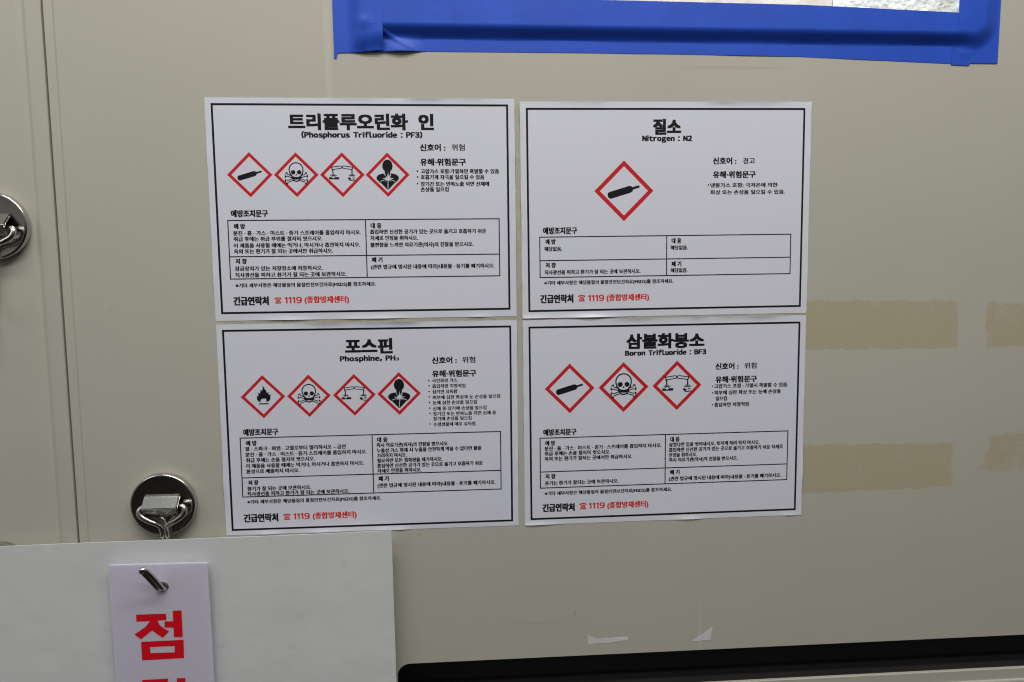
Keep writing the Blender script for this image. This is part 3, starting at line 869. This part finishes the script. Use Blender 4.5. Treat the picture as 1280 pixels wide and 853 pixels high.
def bone(P, x0, y0, x1, y1, w):
    a = Vector((x0, y0)); b = Vector((x1, y1)); t = (b - a).normalized(); nr = Vector((-t.y, t.x))
    for k, (ww, lay, mm) in enumerate(((w, 0, 'ink'), (w - 0.08, 1, 'paper'))):
        hw = ww / 2; kn = hw + 0.015
        pts = []
        for base, dirn in ((b, 1), (a, -1)):
            tt = t * dirn; nn = nr * dirn
            c1 = base - nn * kn * 0.8; c2 = base + nn * kn * 0.8
            a0 = math.degrees(math.atan2(-nn.y, -nn.x))
            pts += [tuple(base - tt * 0.03 - nn * hw)]
            pts += circ(c1.x, c1.y, kn, kn, 8, a0, a0 + 160)
            pts += circ(c2.x, c2.y, kn, kn, 8, a0 + 20, a0 + 180)
            pts += [tuple(base - tt * 0.03 + nn * hw)]
        P(pts, lay, mm)

def sym_skull(P, S):
    bone(P, -0.43, -0.01, 0.43, -0.31, 0.12)
    bone(P, -0.43, -0.31, 0.43, -0.01, 0.12)
    outer = circ(0, 0.225, 0.335, 0.335, 24, -28, 208) + [(-0.30, 0.02), (-0.23, -0.06), (-0.22, -0.16), (-0.13, -0.28), (0, -0.325), (0.13, -0.28), (0.22, -0.16), (0.23, -0.06), (0.30, 0.02)]
    inner = circ(0, 0.225, 0.282, 0.282, 24, -28, 208) + [(-0.24, 0.04), (-0.18, -0.02), (-0.165, -0.14), (-0.095, -0.235), (0, -0.27), (0.095, -0.235), (0.165, -0.14), (0.18, -0.02), (0.24, 0.04)]
    P(outer, 2, 'ink'); P(inner, 3, 'paper')
    for s in (-1, 1): P(circ(s * 0.135, 0.11, 0.10, 0.10), 4, 'ink')
    P([(0, 0.06), (-0.05, -0.03), (-0.01, -0.03), (0.01, -0.03), (0.05, -0.03)], 4, 'ink')
    P([(-0.225, -0.015), (-0.17, -0.06), (-0.08, -0.095), (0, -0.10), (0.08, -0.095), (0.17, -0.06), (0.225, -0.015), (0.215, -0.13), (0.12, -0.205), (0, -0.225), (-0.12, -0.205), (-0.215, -0.13)], 4, 'ink')

def sym_corrosion(P, S):
    w = 0.036
    for s in (-1, 1):
        ax = Vector((s * 0.42, 0.06)).normalized(); nr = Vector((-ax.y, ax.x)); m0 = Vector((-s * 0.455, 0.285))
        pts = [m0 + nr * 0.055, m0 + ax * 0.39 + nr * 0.055] + [m0 + ax * (0.39 + 0.055 * math.sin(q)) + nr * 0.055 * math.cos(q) for q in (0.6, 1.2, 1.57, 1.95, 2.55)] + [m0 + ax * 0.39 - nr * 0.055, m0 - nr * 0.055]
        S([tuple(q) for q in pts], w, 0 if s > 0 else 1)
        S([tuple(m0 + nr * 0.085 - ax * 0.005), tuple(m0 - nr * 0.085 - ax * 0.005)], 0.04)
        S([tuple(m0 - nr * 0.02 * s), (-s * 0.425, 0.20)], 0.05)
    S([(-0.42, 0.21), (-0.41, -0.06)], 0.05); S([(0.435, 0.21), (0.435, -0.06)], 0.05)
    for s in (-0.40, 0.435):
        for a in (-62, -30, 30, 62):
            r = math.radians(90 + a); S([(s + 0.05 * math.cos(r), -0.09 + 0.03 * math.sin(r)), (s + 0.16 * math.cos(r), -0.09 + 0.14 * math.sin(r))], 0.034)
    P([(-0.60, -0.205), (-0.60, -0.105), (-0.49, -0.105), (-0.44, -0.155), (-0.37, -0.15), (-0.33, -0.105), (-0.15, -0.105), (-0.15, -0.205)], 0, 'ink')
    P([(0.25, -0.13), (0.31, -0.105), (0.36, -0.15), (0.42, -0.165), (0.36, -0.20), (0.40, -0.235), (0.50, -0.255), (0.62, -0.255), (0.62, -0.275), (0.46, -0.285), (0.32, -0.255), (0.25, -0.19)], 0, 'ink')
    S([(0.44, -0.13), (0.50, -0.155), (0.56, -0.13)], 0.035); S([(0.46, -0.205), (0.56, -0.215)], 0.022)

def soft(pts, n=2):
    for _ in range(n):
        out = []
        for i, p in enumerate(pts):
            q = pts[(i + 1) % len(pts)]
            out += [(p[0] * .75 + q[0] * .25, p[1] * .75 + q[1] * .25), (p[0] * .25 + q[0] * .75, p[1] * .25 + q[1] * .75)]
        pts = out
    return pts
def sym_health(P, S):
    P(circ(0, 0.40, 0.235, 0.285), 0, 'ink')
    P(soft([(-0.14, 0.24), (0.14, 0.24), (0.115, 0.10), (0.20, -0.02), (0.0, -0.10), (-0.20, -0.02), (-0.115, 0.10)], 1), 1, 'ink')
    P(soft([(-0.13, 0.06), (-0.30, 0.045), (-0.44, -0.01), (-0.53, -0.14), (-0.45, -0.27), (-0.30, -0.38), (-0.13, -0.56), (0.0, -0.70), (0.13, -0.56), (0.30, -0.38), (0.45, -0.27), (0.53, -0.14), (0.44, -0.01), (0.30, 0.045), (0.13, 0.06)]), 2, 'ink')
    for s in (-1, 1): S([(s * 0.155, 0.10), (s * 0.125, 0.0), (s * 0.05, -0.09)], 0.026, 3, 'paper')
    star = []
    for k in range(16):
        rr = 0.075 if k % 2 else (0.20 if k % 4 else 0.27)
        a = math.radians(90 + k * 22.5); star.append((0.02 + rr * math.cos(a), -0.16 + rr * 1.05 * math.sin(a)))
    P(star, 3, 'paper')
    S([(0.01, -0.3), (0.0, -0.62)], 0.028, 3, 'paper')
    S([(-0.34, -0.30), (-0.06, -0.2)], 0.026, 3, 'paper'); S([(0.34, -0.31), (0.1, -0.2)], 0.026, 3, 'paper')

def sym_flame(P, S):
    P([(-0.11, -0.245), (-0.22, -0.20), (-0.285, -0.10), (-0.265, 0.0), (-0.29, 0.06), (-0.215, 0.03), (-0.205, 0.12), (-0.235, 0.22), (-0.14, 0.15), (-0.10, 0.24), (-0.12, 0.33), (-0.02, 0.29), (0.0, 0.40), (-0.02, 0.52),
       (0.08, 0.41), (0.10, 0.30), (0.16, 0.33), (0.15, 0.22), (0.20, 0.17), (0.26, 0.22), (0.25, 0.10), (0.30, 0.08), (0.36, 0.13), (0.325, 0.0), (0.33, -0.10), (0.27, -0.20), (0.15, -0.245)], 0, 'ink')
    P([(-0.10, -0.25), (-0.12, -0.16), (-0.06, -0.09), (-0.05, -0.13), (0.01, -0.07), (0.05, -0.12), (0.10, -0.06), (0.15, -0.15), (0.13, -0.25)], 1, 'paper')
    S([(-0.20, -0.325), (0.24, -0.325)], 0.055)
SYM = dict(cylinder=sym_cylinder, skull=sym_skull, corrosion=sym_corrosion, health=sym_health, flame=sym_flame)
SYMNAME = dict(cylinder='black gas cylinder in a red diamond', skull='black skull and crossbones in a red diamond', corrosion='acid dripping from tubes in a red diamond',
               health='black torso with a white star in a red diamond', flame='black flame in a red diamond')

# ------------------------------------------------------------------ the four hazard labels
W, H, TH = 297.0, 214.13, 0.25
def film(seed):
    rnd = random.Random(int(seed * 10)); mb = MB(); vs = []; fs = []
    xs = [0, 1, 2, 3, 4, 5] + [5 + (W - 10) * k / 60 for k in range(1, 60)] + [W - 5, W - 4, W - 3, W - 2, W - 1, W]
    ys = [0, 1, 2, 3, 4, 5] + [5 + (H - 10) * k / 44 for k in range(1, 44)] + [H - 5, H - 4, H - 3, H - 2, H - 1, H]
    bumps = [[(rnd.uniform(0, 1), rnd.uniform(0.02, 0.08), rnd.uniform(0.25, 1.1)) for _ in range(5)] for _ in range(4)]
    def lift(x, y):
        out = 0
        for side, (dist, s) in enumerate(((x, y / H), (W - x, y / H), (y, x / W), (H - y, x / W))):
            if dist < 5:
                out += ((5 - dist) / 5) ** 1.7 * sum(a * math.exp(-((s - c) / w) ** 2) for c, w, a in bumps[side])
        return out
    for y in ys:
        for x in xs: vs.append((x, -y, TH + lift(x, y)))
    k = len(xs)
    for j in range(len(ys) - 1):
        for i in range(k - 1): fs.append((j * k + i, (j + 1) * k + i, (j + 1) * k + i + 1, j * k + i + 1))
    ring = list(range(k)) + [j * k + k - 1 for j in range(1, len(ys))] + [(len(ys) - 1) * k + i for i in range(k - 2, -1, -1)] + [j * k for j in range(len(ys) - 2, 0, -1)]
    o = len(vs); vs += [(vs[i][0], vs[i][1], vs[i][2] - 0.17) for i in ring]; q = len(ring)
    for i in range(q): fs.append((ring[i], ring[(i + 1) % q], o + (i + 1) % q, o + i))
    mb.add(vs, fs, M['paper'])
    return mb
TEXTMAT = dict(red='orange', redh='orange', phone='orange')
TITLES = ['white hazard label with four diamonds reading Phosphorus Trifluoride, top left of four', 'white hazard label with one large diamond reading Nitrogen, top right of four',
          'white hazard label whose first diamond is a flame, reading Phosphine', 'white hazard label with three diamonds reading Boron Trifluoride, bottom right of four']
for L, lab in zip(LABELS, TITLES):
    X, Y, th = L['pose']
    e = empty('hazard_label', X, Y, 0, -th)
    tag(e, lab, 'label', 'hazard labels on the cabinet door')
    def fin(mb, name): return mb.build(name, e, False, (0, 0, 0), True)
    film(X).build('label_film', e, True, (0, 0, 0), True).modifiers.new('edges', 'EDGE_SPLIT').split_angle = math.radians(40)
    x0, y0, x1, y1 = L['border']
    b = MB(); w = 1.0
    b.poly([[(x0 - w, -y1 - w), (x1 + w, -y1 - w), (x1 + w, -y0 + w), (x0 - w, -y0 + w)], [(x0 + w, -y1 + w), (x1 - w, -y1 + w), (x1 - w, -y0 - w), (x0 + w, -y0 - w)]], TH + .06, M['ink']); fin(b, 'border')
    x0, y0, x1, y1, xm, ym = L['table']
    b = MB(); w = 0.52
    b.poly([[(x0 - w, -y1 - w), (x1 + w, -y1 - w), (x1 + w, -y0 + w), (x0 - w, -y0 + w)],
            [(x0 + w, -y1 + w), (xm - w, -y1 + w), (xm - w, -ym - w), (x0 + w, -ym - w)], [(xm + w, -y1 + w), (x1 - w, -y1 + w), (x1 - w, -ym - w), (xm + w, -ym - w)],
            [(x0 + w, -ym + w), (xm - w, -ym + w), (xm - w, -y0 - w), (x0 + w, -y0 - w)], [(xm + w, -ym + w), (x1 - w, -ym + w), (x1 - w, -y0 - w), (xm + w, -y0 - w)]], TH + .06, M['ink'])
    table = fin(b, 'precaution_table')
    groups = {}
    for g, s, st, xa, xb, yc in L['texts']:
        mb = groups.setdefault(g, MB())
        letter(mb, s, st, xa, xb, -yc, TH + .07, M[TEXTMAT.get(st, 'ink')])
    for g, mb in groups.items():
        name = {'title': 'title_text', 'subtitle': 'subtitle_text', 'heading': 'table_heading', 'table': 'table_text', 'note': 'footnote', 'contact_heading': 'contact_heading', 'contact_number': 'contact_number'}.get(g, g)
        o = fin(mb, name)
        if g == 'table': o.parent = table
    for kind, cx, cy, hd in L['pics']:
        cy = -cy
        mb = MB(); r1 = hd * 1.0; r2 = hd * 0.812
        mb.poly([[(cx - r1, cy), (cx, cy - r1), (cx + r1, cy), (cx, cy + r1)], [(cx - r2, cy), (cx, cy - r2), (cx + r2, cy), (cx, cy + r2)]], TH + .06, M['red'])
        dia = tag(fin(mb, 'pictogram'), SYMNAME[kind])
        sb = MB()
        P = lambda pts, lay, mm: sb.poly([[(cx + x * hd, cy + y * hd) for x, y in pts]], TH + .06 + .02 * lay, M[mm])
        S = lambda pts, ww, lay=0, mm='ink': sb.stroke([(cx + x * hd, cy + y * hd) for x, y in pts], ww * hd, TH + .06 + .02 * lay, M[mm])
        SYM[kind](P, S)
        fin(sb, 'hazard_symbol').parent = dia
